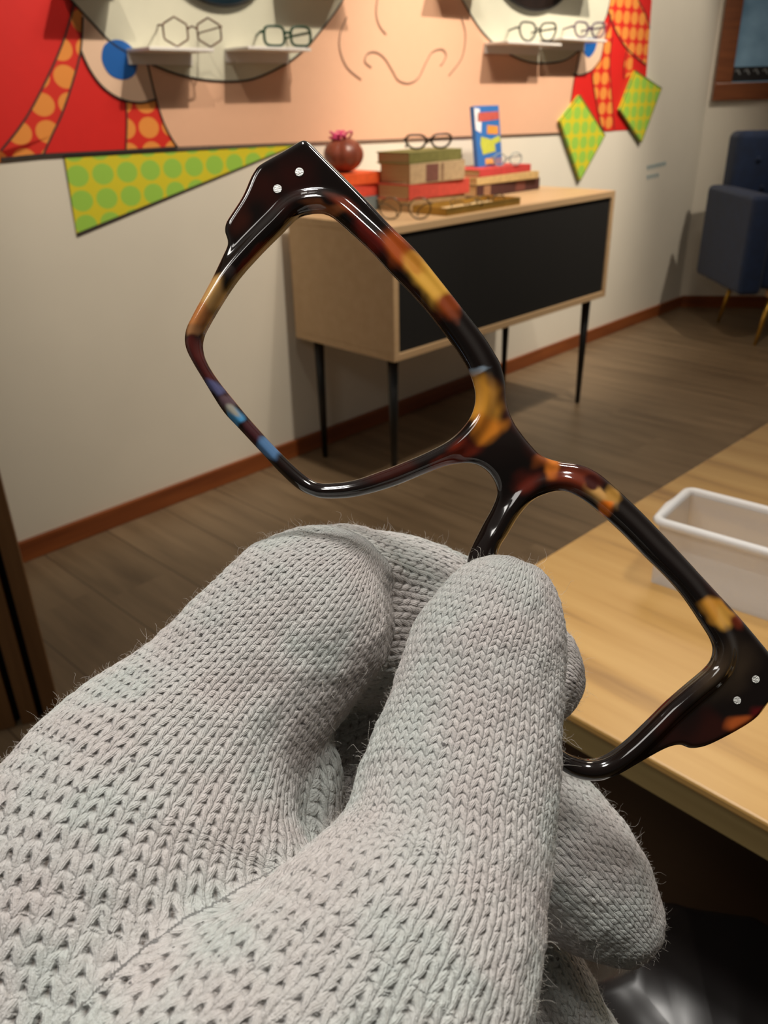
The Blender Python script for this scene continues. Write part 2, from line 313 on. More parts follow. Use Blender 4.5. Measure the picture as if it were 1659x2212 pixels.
def eyeglasses(loc, rz, kind, mat, label, cat='glasses', w_=.05, h_=.042, r=.0022, group='display eyeglasses', tilt=0.0, fold=.04, sc=1.0, gap=.018, tl=1.0):
    e = empty('eyeglasses', label, cat, group, loc=loc, rz=rz); e.rotation_euler = (tilt, 0, rz); e.scale = (sc, sc, sc)
    fr = MB(); ol = lens_outline(kind, w_, h_); zc = h_ / 2 + r
    for sgn in (-1, 1):
        cx = sgn * (w_ + gap) / 2; P = [(cx + sgn * x, 0, zc + z) for x, z in ol]; fr.tube(P, r, 6, True, up=(0, 1, 0))
        ln = MB().prism([(cx + sgn * x * .97, zc + z * .97) for x, z in ol], -.0006, .0006); ln.build('lens', 'clearlens', e)
        ex = cx + sgn * w_ / 2
        tb = MB().tube([(ex, 0, zc + h_ * .22), (ex + sgn * .004, .01, zc + h_ * .22), (ex + sgn * .002 - sgn * fold * .5, .09 * tl, zc + h_ * .1), (ex - sgn * fold, .125 * tl, zc - h_ * .25), (ex - sgn * fold, .14 * tl, zc - h_ * .48)], (r, r, r * .9, r * .9, r * 1.2), 6)
        tb.build('temple', mat, e, True)
    fr.tube([(-gap / 2 - .001, 0, zc + h_ * .12), (0, -.001, zc + h_ * .2), (gap / 2 + .001, 0, zc + h_ * .12)], r * .95, 6)
    fr.build('frame_front', mat, e, True); return e

M['tortg'] = plain('mottled_tortoise_acetate', (92, 56, 40), .2, .7, 160); M['greenac'] = plain('dark_green_acetate', (22, 66, 46), .2); M['blackac'] = plain('black_acetate', (16, 14, 14), .2)
M['purple'] = plain('purple_grey_acetate', (96, 74, 100), .25, .3, 120); M['paleclear'] = plain('pale_blue_grey_acetate', (160, 176, 180), .15, .1, 60, Alpha=.75); M['brownac'] = plain('brown_olive_acetate', (84, 70, 46), .2, .5, 140)

# ------------------------------------------------------------------ wall shelves with glasses
def shelf(xl, xr, y, label, depth=.11):
    a = on_wall(xl, y, depth); b_ = on_wall(xr, y, depth); wdt = b_[0] - a[0]; z = a[1]
    e = empty('wall_shelf', label, 'shelf', 'small white wall shelves', loc=wall_xyz((a[0] + b_[0]) / 2, z, 0), rz=WAZ)
    MB().box(-wdt / 2, wdt / 2, -depth, -.005, -.008, 0).build('board', 'white', e, bevel=.0015)
    MB().box(-wdt / 2, wdt / 2, -.010, -.005, -.034, -.008).build('back_flange', 'white', e)
    return (a[0] + b_[0]) / 2, z, wdt
sh = [shelf(322, 462, 100, 'small white shelf under the hexagonal glasses, lower left of the mural'), shelf(536, 672, 99, 'small white shelf under the green glasses'),
      shelf(1098, 1214, 88, 'small white shelf under the black cat-eye glasses'), shelf(1216, 1312, 80, 'small white shelf under the purple glasses by the right ear')]
for xl, xr, y, lb_ in ((170, 290, -60, 'shelf above the left mural ear'), (640, 790, -60, 'shelf above the left lens edge'), (985, 1080, -60, 'shelf above the right lens edge'), (1240, 1320, -50, 'shelf above the right mural ear')):
    shelf(xl, xr, y, 'small white ' + lb_ + ', just beyond the top edge')
def on_shelf(i, ds, kind, mat, label, **kw):
    s_, z, wd = sh[i]; eyeglasses(wall_xyz(s_ + ds, z + .0005, .095), WAZ + kw.pop('yaw', -.25), kind, mat, label, **kw)
on_shelf(0, .045, 'hex', 'tortg', 'oversized hexagonal tortoise glasses on a white wall shelf', w_=.062, h_=.058, r=.0021, sc=1.1, group=None)
on_shelf(1, .04, 'square', 'greenac', 'dark green square glasses on a white wall shelf', w_=.055, h_=.042, r=.0034, sc=1.1, group=None)
on_shelf(2, .03, 'cat', 'blackac', 'thin black cat-eye glasses on a white wall shelf', w_=.058, h_=.046, r=.0026, sc=1.3, group=None)
on_shelf(3, .05, 'cat', 'purple', 'purple-grey glasses on the rightmost white wall shelf', w_=.056, h_=.042, r=.003, sc=1.25, group=None)

# ------------------------------------------------------------------ cabinet (sideboard on black legs)
CAZ = .7829; E1 = np.array([math.cos(CAZ), math.sin(CAZ)]); E2 = np.array([-E1[1], E1[0]]); P0 = np.array([.0373, 2.1009]) * CH
CL, CW, ZB, ZT = 1.155, .444, .4215, .7977
cab = empty('sideboard', 'pale oak sideboard with black front panel and thin black legs under the mural', 'sideboard', loc=(P0[0], P0[1], 0), rz=CAZ)
t = .022
b_ = MB().box(0, CL, 0, CW, ZT - t, ZT).box(0, CL, 0, CW, ZB, ZB + t).box(0, t, 0, CW, ZB + t, ZT - t).box(CL - t, CL, 0, CW, ZB + t, ZT - t).box(t, CL - t, CW - .01, CW, ZB + t, ZT - t)
b_.build('carcass', 'oak', cab, bevel=.0015)
MB().box(t + .001, CL - t - .001, .006, .022, ZB + t + .001, ZT - t - .001).build('front_panel', 'blackfront', cab, bevel=.001)
for px_, e2_ in ((853, .05), (1256, .05), (703, CW - .05), (1089, CW - .05)):
    lo, hi = -.2, 1.6
    for _ in range(40):
        mid = (lo + hi) / 2; q = P0 + E1 * mid + E2 * e2_
        if proj((q[0], q[1], .12 if px_ == 1089 else 0))[0] < px_: lo = mid
        else: hi = mid
    lx = min(max(lo, .04), CL - .05)
    MB().tube([(lx, e2_, 0), (lx, e2_, ZB)], (.009, .017), 16).build('leg', 'dark', cab, True)
def cab_x(px_, e2_, z):
    lo, hi = -.2, 2.
    for _ in range(40):
        mid = (lo + hi) / 2; q = P0 + E1 * mid + E2 * e2_
        if proj((q[0], q[1], z))[0] < px_: lo = mid
        else: hi = mid
    return lo
def cab_pt(a, b, z): q = P0 + E1 * a + E2 * b; return (q[0], q[1], z)

# ------------------------------------------------------------------ books, tray, ball on the sideboard
def pages_mat():
    k = NT('cream_page_edges', .8); k.l(k.ramp(k.noise(k.coord((3, 3, 900)), 1.0), ((.3, (176, 144, 104)), (.7, (206, 178, 138)))), k.b.inputs['Base Color']); return k.m
M['pages'] = pages_mat()
BK = {}
def bookmat(rgb):
    if rgb not in BK: BK[rgb] = plain('book_cloth_%d_%d_%d' % rgb, rgb, .7, .12, 60)
    return BK[rgb]
def book(a, b, z, L, W, T, rgb, label, group, yaw=0.0, spine_label=None):
    """lying book: front-left-bottom corner at sideboard coordinates a, b; spine towards the room"""
    e = empty('book', label, 'book', group, loc=cab_pt(a, b, z), rz=CAZ + yaw); c = .003
    m = MB().box(0, L, 0, W, 0, c).box(0, L, 0, W, T - c, T).box(0, L, 0, c, c, T - c); m.build('cover', bookmat(rgb), e, bevel=.001)
    MB().box(.004, L - .004, c, W - .004, c, T - c).build('pages', 'pages', e)
    if spine_label:
        for (u0, u1, rg) in spine_label: MB().box(L * u0, L * u1, -.0008, 0, .004, T - .004).build('spine_label', bookmat(rg), e)
    return e
z = ZT
def stack(pxl, pxr, b, z, items, group, W):
    for (dl, dr, T, rgb, lab, yaw, sp) in items:
        a0 = cab_x(pxl + dl, b, z); a1 = cab_x(pxr + dr, b, z); book(a0, b, z, a1 - a0, W, T, rgb, lab, group, yaw, sp); z += T + .0004
    return z
GM = 'books piled in the middle of the sideboard'; GR = 'books piled at the right of the sideboard'; GL = 'books piled at the left of the sideboard'
zm = stack(884, 1000, .17, ZT, [
    (0, 6, .034, (186, 150, 104), 'tan book at the bottom of the middle pile', 0.02, None),
    (0, 14, .044, (196, 70, 56), 'faded red book low in the middle pile, under the tan spined book', 0.0, None),
    (2, 0, .056, (188, 160, 124), 'thick tan book with a maroon spine label under the green book', -.03, [(.28, .5, (120, 76, 66)), (.55, .6, (140, 110, 84))]),
    (0, 0, .032, (120, 116, 62), 'olive green book on top of the middle pile, under black glasses', 0.02, None)], GM, .135)
zr = stack(1030, 1165, .26, ZT, [
    (0, 0, .040, (70, 34, 30), 'dark maroon book at the bottom of the right pile', .0, [(.1, .2, (150, 110, 80)), (.6, .75, (110, 60, 50))]),
    (0, -8, .024, (196, 166, 112), 'cream book in the middle of the right pile', -.04, None),
    (6, -14, .024, (190, 60, 58), 'rose red book on top of the right pile, under the propped blue book', .03, None)], GR, .15)
zl = stack(752, 826, .308, ZT, [
    (20, 6, .042, (110, 122, 124), 'grey-blue book at the bottom of the left pile', .0, None),
    (10, 8, .036, (214, 72, 54), 'coral red book in the left pile under the orange book', .04, None),
    (-8, 0, .032, (228, 90, 36), 'bright orange book on top of the left pile under the leather ball', -.03, None)], GL, .125)
# propped picture book
M['sky'] = plain('blue_cover', (52, 112, 186), .5)
pb = empty('propped_book', 'upright blue covered book with red and yellow blocks propped on the right book pile', 'book', loc=cab_pt(cab_x(1050, .355, zr), .335, zr), rz=CAZ); pb.rotation_euler = (-.14, 0, CAZ)
bw, bh = .070, .195
MB().box(-bw, bw, 0, .003, 0, bh).box(-bw, bw, .015, .018, 0, bh).box(-bw, -bw + .003, .003, .015, 0, bh).build('cover', 'sky', pb, bevel=.0008)
MB().box(-bw + .003, bw - .003, .003, .015, .003, bh - .003).build('pages', 'pages', pb)
for nm, pts, rg in (('red_block', [(-.8, .74), (.95, .77), (.95, .90), (-.75, .89)], (190, 86, 76)), ('orange_block', [(-.1, .54), (.8, .52), (.82, .66), (-.05, .68)], (226, 150, 62)),
                    ('yellow_block', [(-.55, .2), (.5, .24), (.45, .36), (.95, .40), (.9, .5), (.2, .44), (-.6, .5), (-.7, .38)], (190, 196, 70)), ('white_block', [(-.98, .62), (-.6, .56), (-.5, .72), (-.65, .82), (-.55, .95), (-.98, .97)], (232, 230, 234)),
                    ('peach_block', [(-.4, .03), (.3, .03), (.3, .13), (-.4, .13)], (226, 164, 90)), ('purple_block', [(.35, .02), (.95, .02), (.95, .13), (.35, .13)], (140, 120, 140))):
    MB().prism([(x * bw, y * bh) for x, y in pts], -.0008, 0).build(nm, bookmat(rg), pb)
# leather ball with a pink ribbon
M['leather'] = plain('brown_leather', (132, 66, 48), .35, .25, 40); M['pink'] = plain('pink_cord', (222, 70, 130), .6)
ba = cab_x(743, .37, zl); ball = empty('leather_ball', 'lobed brown leather ball tied with pink cord on the orange book', 'ornament', loc=cab_pt(ba, .37, zl), rz=CAZ)
mb = MB(); n1, n2 = 48, 20; rb = .062
for i in range(n2 + 1):
    ph = math.pi * i / n2
    for j in range(n1):
        th = 2 * math.pi * j / n1; lob = 1 - .16 * (1 - abs(math.sin(th * 2.5))) ** 2 * math.sin(ph)
        mb.v.append((rb * lob * math.sin(ph) * math.cos(th), rb * lob * math.sin(ph) * math.sin(th), rb * .8 - rb * .8 * math.cos(ph) * (1 - .12 * math.sin(ph) ** 6)))
for i in range(n2):
    for j in range(n1): mb.f.append((i * n1 + j, i * n1 + (j + 1) % n1, (i + 1) * n1 + (j + 1) % n1, (i + 1) * n1 + j))
mb.build('body', 'leather', ball, True)
mb = MB()
for k in range(13):
    a = random.uniform(0, 6.28); P = []
    for t_ in np.linspace(0, 1, 12): P.append(((.010 + .030 * math.sin(math.pi * t_)) * math.cos(a + 1.2 * t_), (.010 + .030 * math.sin(math.pi * t_)) * math.sin(a + 1.2 * t_), rb * 1.52 + .016 * math.sin(math.pi * t_) * (k % 3 + 1) / 2 - .008 * t_))
    mb.tube(P, .0030, 6)
mb.build('cord', 'pink', ball, True)
# brass tray
M['brass'] = plain('aged_brass', (170, 136, 66), .35, .15, 20, Metallic=.7); M['cream'] = plain('cream_paper', (222, 196, 150), .7)
ta = cab_x(962, .03, ZT); tb_ = cab_x(1134, .03, ZT)
tray = empty('brass_tray', 'shallow brass tray with a cream lining in front of the right book pile', 'tray', loc=cab_pt(ta, .025, ZT), rz=CAZ); TL = min(.36, tb_ - ta); TW = .135; rt = .004; hh = .022
MB().box(0, TL, 0, TW, 0, .003).box(0, TL, 0, rt, .003, hh).box(0, TL, TW - rt, TW, .003, hh).box(0, rt, rt, TW - rt, .003, hh).box(TL - rt, TL, rt, TW - rt, .003, hh).build('pan', 'brass', tray, bevel=.001)
MB().box(rt + .002, TL - rt - .002, rt + .002, TW - rt - .002, .003, .005).build('lining', 'cream', tray)
eyeglasses(cab_pt(ta + .12, .05, ZT + .0055), CAZ - .5, 'round', 'brownac', 'thin brown glasses lying in the brass tray', group=None, h_=.03, r=.0016, tilt=.4, tl=.5, sc=.85)
eyeglasses(cab_pt(ta + .24, .05, ZT + .0055), CAZ - .3, 'round', 'brownac', 'brown glasses at the far end of the brass tray, propped above its rim', group=None, h_=.036, r=.0018, tl=.5, sc=.85)
ga = cab_x(875, .07, ZT + .02)
eyeglasses(cab_pt(ga, .07, ZT + .0004), -.12, 'round', 'brownac', 'round olive-brown glasses standing on the sideboard in front of the middle pile', group=None, w_=.058, h_=.054, r=.0022, gap=.022, sc=1.05, tl=.5)
gb = cab_x(926, .20, zm)
eyeglasses(cab_pt(gb, .20, zm + .0004), .25, 'cat', 'blackac', 'thick black glasses on top of the olive green book', group=None, w_=.060, h_=.038, r=.0034, sc=1.03)
gc = cab_x(1096, .275, zr)
eyeglasses(cab_pt(gc, .275, zr + .0004), .45, 'round', 'paleclear', 'pale translucent glasses on the rose red book beside the propped book', group=None, w_=.05, h_=.04, r=.0022, sc=1.0, tl=.4)

# ------------------------------------------------------------------ armchair and side table
M['velvet'] = plain('navy_velvet', (14, 36, 70), .8, .2, 25, Sheen_Weight=.12); M['gold'] = plain('gold_metal', (196, 152, 60), .3, .1, 30, Metallic=.8)
ch = empty('armchair', 'navy blue tufted armchair on slim gold legs below the window', 'armchair', loc=(2.07, 4.13, 0), rz=0)
cz = .25
def rbox(name, x0, x1, y0, y1, z0, z1, mat, par, bv=.03): return MB().box(x0, x1, y0, y1, z0, z1).build(name, mat, par, True, bv, 5)
rbox('seat', -.28, .28, -.26, .22, cz + .02, .47, 'velvet', ch)
for sx in (-1, 1): rbox('arm', *(sorted((sx * .28, sx * .39))), -.28, .29, cz, .69, 'velvet', ch, .025)
bk = rbox('backrest', -.31, .31, .18, .33, cz + .02, .935, 'velvet', ch, .035)
for ix in range(4):
    for iz in range(3):
        MB().tube([(-.2 + ix * .133 + (iz % 2) * .04, .172, .55 + iz * .13), (-.2 + ix * .133 + (iz % 2) * .04, .184, .55 + iz * .13)], (.011, .013), 12).build('button', 'velvet', bk, True)
M['tan'] = plain('tan_wood_rail', (190, 146, 96), .4)
for yy in (-.23, .22): MB().box(-.23, .23, yy - .02, yy + .02, cz - .018, cz + .015).build('base_rail', 'tan', ch, bevel=.003)
for sx in (-1, 1):
    for yy in (-.22, .23): MB().tube([(sx * .245, yy * 1.05, 0), (sx * .20, yy, cz - .01)], (.007, .014), 12).build('leg', 'gold', ch, True)

# ------------------------------------------------------------------ slatted screen at the left
M['slat'] = wood('brown_slat_wood', (112, 76, 42), (140, 100, 60), (30, 30, 2), .45); M['felt'] = plain('black_felt', (8, 8, 8), .95)
sp_ = on_z(132, 1545, 0.0); slt = empty('slat_panel', 'tall brown wooden slat panel on black felt at the left edge', 'slat panel', loc=(sp_[0], sp_[1], 0), rz=math.radians(22))
MB().box(-.6, -.002, .022, .034, 0, 2.2).build('backing', 'felt', slt)
ss = MB(); x = 0.0
for i in range(14): ss.box(x - .030, x, 0, .022, 0, 2.2); x -= .043
ss.build('slats', 'slat', slt, bevel=.0015)

# ------------------------------------------------------------------ counter at the right
def counter_mat():
    k = NT('honey_laminate_wood', .38); v = k.coord((3.2, 34, 34)); a = k.noise(v, 1.0, 5, .55); b2 = k.noise(k.coord((1.2, 60, 60)), 1.0, 3)
    f = k.math('ADD', k.math('MULTIPLY', a, .7), k.math('MULTIPLY', b2, .3))
    k.l(k.ramp(f, ((.32, (124, 86, 42)), (.47, (176, 134, 72)), (.7, (194, 154, 92)))), k.b.inputs['Base Color']); return k.m
M['counter'] = counter_mat(); M['edgeband'] = wood('olive_edge_band', (126, 106, 66), (148, 128, 84), (3, 3, 60), .45); M['under'] = wood('dark_brown_panel', (58, 38, 20), (72, 48, 26), (2, 2, 20), .6)
TZ = .80; tc = on_z(913, 1364, TZ); TAZ = math.radians(-46.5)
ct = empty('counter', 'honey-coloured wooden counter with a dark brown body in the right foreground', 'counter', loc=(tc[0], tc[1], 0), rz=TAZ)
# local x along the near edge, local y along the far edge, away to the right
MB().box(0, 1.2, 0, 1.3, TZ - .006, TZ).build('worktop', 'counter', ct, bevel=.0015)
MB().box(.001, 1.199, .001, 1.299, TZ - .022, TZ - .006).build('edge_band', 'edgeband', ct)
MB().box(.02, 1.19, .12, 1.28, 0, TZ - .022).build('body_panel', 'under', ct)

# translucent box on the counter
def frost(name, rgb, alpha):
    k = NT(name, .35, Alpha=alpha); k.set('Base Color', lin(rgb)); k.set('Transmission Weight', .25); return k.m
M['frost'] = frost('frosted_plastic', (240, 236, 232), .52); M['frostrim'] = frost('frosted_plastic_rim', (244, 242, 240), .78)
b0 = on_z(1405, 1258, TZ); b1 = on_z(1659, 1342, TZ); baz = math.atan2(b1[1] - b0[1], b1[0] - b0[0])
bx = empty('storage_box', 'open frosted clear plastic box on the wooden counter', 'box', loc=(b0[0], b0[1], TZ), rz=baz)
BL, BW, BH, bt = .19, .055, .048, .0015
MB().box(0, BL, 0, bt, 0, BH).box(0, BL, BW - bt, BW, 0, BH).box(0, bt, bt, BW - bt, 0, BH).box(BL - bt, BL, bt, BW - bt, 0, BH).box(bt, BL - bt, bt, BW - bt, 0, bt).build('body', 'frost', bx, bevel=.0006)
rm = [(-.003, -.003, BH), (BL + .003, -.003, BH), (BL + .003, BW + .003, BH), (-.003, BW + .003, BH)]
def loop_rect(x0, x1, y0, y1, z_, r_=.006):
    P = []
    for cx, cy, a0 in ((x1 - r_, y0 + r_, -90), (x1 - r_, y1 - r_, 0), (x0 + r_, y1 - r_, 90), (x0 + r_, y0 + r_, 180)):
        for t_ in range(0, 91, 18): P.append((cx + r_ * math.cos(math.radians(a0 + t_)), cy + r_ * math.sin(math.radians(a0 + t_)), z_))
    return P
MB().tube(loop_rect(-.002, BL + .002, -.002, BW + .002, BH), .0032, 8, True, up=(0, 0, 1)).build('rim', 'frostrim', bx, True)
MB().tube([(-.004, .008, BH - .004), (-.0045, BW / 2, BH - .002), (-.004, BW - .008, BH - .004)], .0035, 10).build('latch', 'frostrim', bx, True)

# dark plastic bag under the counter edge
def bag_mat():
    k = NT('dark_glossy_plastic', .33); k.set('Base Color', lin((34, 31, 31))); k.set('Specular IOR Level', .7); return k.m
M['bag'] = bag_mat()

# ------------------------------------------------------------------ implicit surfaces
def surface_nets(Fd, org, h):
    nx, ny, nz = Fd.shape; ins = Fd < 0
    shp = (nx - 1, ny - 1, nz - 1); cnt = np.zeros(shp, np.float32); acc = [np.zeros(shp, np.float32) for _ in range(3)]; cross = []
    for ax in range(3):
        sl0 = [slice(None)] * 3; sl1 = [slice(None)] * 3; sl0[ax] = slice(0, -1); sl1[ax] = slice(1, None)
        a = Fd[tuple(sl0)]; b = Fd[tuple(sl1)]; m = (a < 0) != (b < 0); t = np.where(m, a / np.where(m, a - b, 1), 0).astype(np.float32); cross.append(m)
        o1, o2 = [k for k in range(3) if k != ax]
        for i in (0, 1):
            for j in (0, 1):
                s = [slice(None)] * 3; s[o1] = slice(i, i + shp[o1]); s[o2] = slice(j, j + shp[o2]); s[ax] = slice(0, shp[ax])
                mm = m[tuple(s)]; cnt += mm; acc[ax] += np.where(mm, t[tuple(s)], 0)
                if i: acc[o1] += mm
                if j: acc[o2] += mm
    act = cnt > 0; idx = -np.ones(shp, np.int64); idx[act] = np.arange(act.sum()); g = np.argwhere(act)
    V = (g + np.stack([acc[k][act] / cnt[act] for k in range(3)], 1)) * h + np.array(org); quads = []
    for ax in range(3):
        o1, o2 = (ax + 1) % 3, (ax + 2) % 3; e = np.argwhere(cross[ax]); e = e[(e[:, o1] > 0) & (e[:, o2] > 0) & (e[:, o1] < Fd.shape[o1] - 1) & (e[:, o2] < Fd.shape[o2] - 1)]
        q = []
        for d1, d2 in ((1, 1), (0, 1), (0, 0), (1, 0)):
            c = e.copy(); c[:, o1] -= d1; c[:, o2] -= d2; q.append(idx[c[:, 0], c[:, 1], c[:, 2]])
        q = np.stack(q, 1); neg = ins[e[:, 0], e[:, 1], e[:, 2]]; q[~neg] = q[~neg][:, ::-1]; quads.append(q)
    return V, np.concatenate(quads)
def np_mesh(name, V, Q):
    me = bpy.data.meshes.new(name); n, m = len(V), len(Q); me.vertices.add(n); me.vertices.foreach_set('co', V.astype(np.float32).ravel())
    me.loops.add(m * 4); me.loops.foreach_set('vertex_index', Q.astype(np.int32).ravel()); me.polygons.add(m)
    me.polygons.foreach_set('loop_start', np.arange(0, m * 4, 4, dtype=np.int32)); me.polygons.foreach_set('use_smooth', np.ones(m, bool)); me.update(calc_edges=True); return me
def cam_obj(name, me, mat, parent, origin):
    o = bpy.data.objects.new(name, me); C.objects.link(o); me.materials.append(mat); o.parent = parent; return o
def cpt(x, y, d): return np.array([(x - 829.5) * d / FPX, -(y - 1106) * d / FPX, -d])
def blur_noise(P, freq, seed, octs=3):
    r = np.random.default_rng(seed); out = np.zeros(len(P))
    for o in range(octs):
        for _ in range(5):
            d = r.normal(size=P.shape[1]); d /= np.linalg.norm(d); out += math.pow(.55, o) * np.sin(P @ d * freq * (1.9 ** o) * r.uniform(.7, 1.4) + r.uniform(0, 6.28) + 1.3 * np.sin(P @ np.roll(d, 1) * freq * .7 * 1.9 ** o))
    return out / 4

def sst(x): x = np.clip(x, 0, 1); return x * x * (3 - 2 * x)
# ------------------------------------------------------------------ the held spectacle frame
DG = .157
OUT = [(655, 302), (668, 306), (694, 332), (731, 369), (768, 406), (800, 439), (842, 484), (899, 540), (948, 600), (996, 661), (1045, 724), (1068, 760), (1084, 790), (1093, 832), (1096, 875), (1108, 910), (1124, 936), (1145, 962), (1167, 983), (1201, 995), (1250, 1002), (1289, 1019), (1323, 1046),
       (1386, 1105), (1460, 1182), (1528, 1256), (1596, 1330), (1659, 1405), (1694, 1450), (1700, 1462), (1688, 1488), (1659, 1521), (1636, 1550), (1596, 1577), (1536, 1608), (1504, 1617), (1485, 1616), (1469, 1610), (1437, 1618), (1377, 1651), (1338, 1673), (1298, 1687), (1258, 1685),
       (1218, 1667), (1170, 1625), (1120, 1560), (1075, 1490), (1040, 1400), (1018, 1310), (1008, 1240), (1013, 1197), (1040, 1139), (1064, 1095), (1074, 1064), (1066, 1036), (1045, 1012), (1016, 1001), (972, 1005), (923, 1022), (850, 1051), (768, 1073), (705, 1077), (675, 1071), (642, 1055), (601, 1017), (571, 984), (516, 925),
       (482, 888), (445, 828), (416, 780), (401, 747), (401, 714), (416, 680), (453, 610), (484, 545), (491, 528), (490, 515), (485, 500), (487, 482), (497, 465), (523, 424), (540, 385), (549, 369), (562, 354), (610, 327), (648, 304)]
H1 = [(682, 459), (708, 463), (731, 479), (768, 512), (805, 547), (842, 588), (879, 625), (920, 670), (962, 724), (996, 773), (1016, 812), (1026, 851), (1022, 885), (1006, 916), (972, 949), (923, 976), (850, 1007), (823, 1017), (768, 1036), (716, 1043), (682, 1040), (645, 1014), (597, 968), (560, 928), (527, 890), (471, 820), (446, 778), (438, 750), (440, 730), (449, 708), (482, 652), (516, 602), (560, 552), (612, 500), (645, 468)]
H2 = [(1075, 1191), (1095, 1155), (1119, 1115), (1147, 1083), (1175, 1068), (1207, 1061), (1236, 1068), (1278, 1095), (1338, 1147), (1397, 1207), (1437, 1246), (1477, 1292), (1516, 1350), (1538, 1387), (1542, 1413), (1528, 1441), (1477, 1485), (1437, 1520), (1397, 1560), (1350, 1604), (1310, 1632), (1278, 1641), (1246, 1636), (1215, 1620), (1170, 1580), (1130, 1520), (1097, 1440), (1074, 1350), (1066, 1260)]
def frame_xy(P): P = np.array(P, float); return np.stack([(P[:, 0] - 829.5) * DG / FPX, -(P[:, 1] - 1106) * DG / FPX], 1)
def sdf_poly(P, poly):
    d = np.full(len(P), 1e9); inside = np.zeros(len(P), bool); n = len(poly)
    for i in range(n):
        a = poly[i]; b = poly[(i + 1) % n]; e = b - a; w_ = P - a; t_ = np.clip((w_ @ e) / (e @ e), 0, 1); q = w_ - t_[:, None] * e; d = np.minimum(d, (q * q).sum(1))
        c = ((a[1] <= P[:, 1]) != (b[1] <= P[:, 1])); xx = a[0] + (P[:, 1] - a[1]) / (e[1] if abs(e[1]) > 1e-12 else 1e-12) * e[0]; inside ^= c & (P[:, 0] < xx)
    d = np.sqrt(d); return np.where(inside, -d, d)
hg = .00030
po = frame_xy(catmull(OUT, 4, True)); p1 = frame_xy(catmull(H1, 5, True)); p2 = frame_xy(catmull(H2, 5, True))
gx0, gy0 = po.min(0) - .0012; gx1, gy1 = po.max(0) + .0012
gx = np.arange(gx0, gx1, hg); gy = np.arange(gy0, gy1, hg); G = np.stack(np.meshgrid(gx, gy, indexing='ij'), -1).reshape(-1, 2)
Do = -sdf_poly(G, po); Dh = np.minimum(sdf_poly(G, p1), sdf_poly(G, p2)); sh2 = (len(gx), len(gy))
pxg = G[:, 0] * FPX / DG + 829.5; pyg = 1106 - G[:, 1] * FPX / DG
brid = np.exp(-((pxg - 1090) ** 2 + (pyg - 985) ** 2) / 75 ** 2)
zt_ = .0026 - .0014 * np.clip(1 - Dh / .0021, 0, 1) ** 2 - .0015 * sst((Dh - .0019) / .0026) * (1 - brid) - .0010 * np.clip(1 - Do / .0012, 0, 1) ** 2 + .0006 * brid
zb_ = -.0018 + .0008 * np.clip(1 - Do / .001, 0, 1) ** 2
def smax(a, b, k):
    h_ = np.clip(.5 + .5 * (a - b) / k, 0, 1); return b + (a - b) * h_ + k * h_ * (1 - h_)
gz = np.arange(-.0030, .0046, hg)
def fsd(Do_, Dh_, zt__, zb__, z):
    dh = Dh_ - .0006 * np.exp(-((z + .0006) / .0004) ** 2)
    return smax(smax(-Do_, -dh, .0004), smax(z - zt__, zb__ - z, .0006), .0007)
Fd = np.stack([fsd(Do, Dh, zt_, zb_, z).reshape(sh2) for z in gz], -1)
V, Q = surface_nets(Fd, (gx[0], gy[0], gz[0]), hg)
def tri_interp(Fd, org, h, P):
    q = (P - np.array(org)) / h; i = np.clip(np.floor(q).astype(int), 0, np.array(Fd.shape) - 2); f = q - i; out = 0
    for a in (0, 1):
        for b in (0, 1):
            for c in (0, 1): out = out + Fd[i[:, 0] + a, i[:, 1] + b, i[:, 2] + c] * (f[:, 0] if a else 1 - f[:, 0]) * (f[:, 1] if b else 1 - f[:, 1]) * (f[:, 2] if c else 1 - f[:, 2])
    return out
def grad(Fd, org, h, P, e):
    return np.stack([(tri_interp(Fd, org, h, P + d) - tri_interp(Fd, org, h, P - d)) / (2 * e) for d in np.eye(3) * e], 1)
def smooth3(A, it):
    for _ in range(it):
        for ax in range(3): A = .5 * A + .25 * (np.roll(A, 1, ax) + np.roll(A, -1, ax))
    return A
Fs = smooth3(Fd, 2)
gorg = (gx[0], gy[0], gz[0])
for _ in range(3):
    g_ = grad(Fs, gorg, hg, V, hg); V = V - g_ * (tri_interp(Fs, gorg, hg, V) / ((g_ ** 2).sum(1) + 1e-9))[:, None]
Nf = grad(Fs, gorg, hg, V, hg * 1.3); Nf /= np.linalg.norm(Nf, axis=1)[:, None]
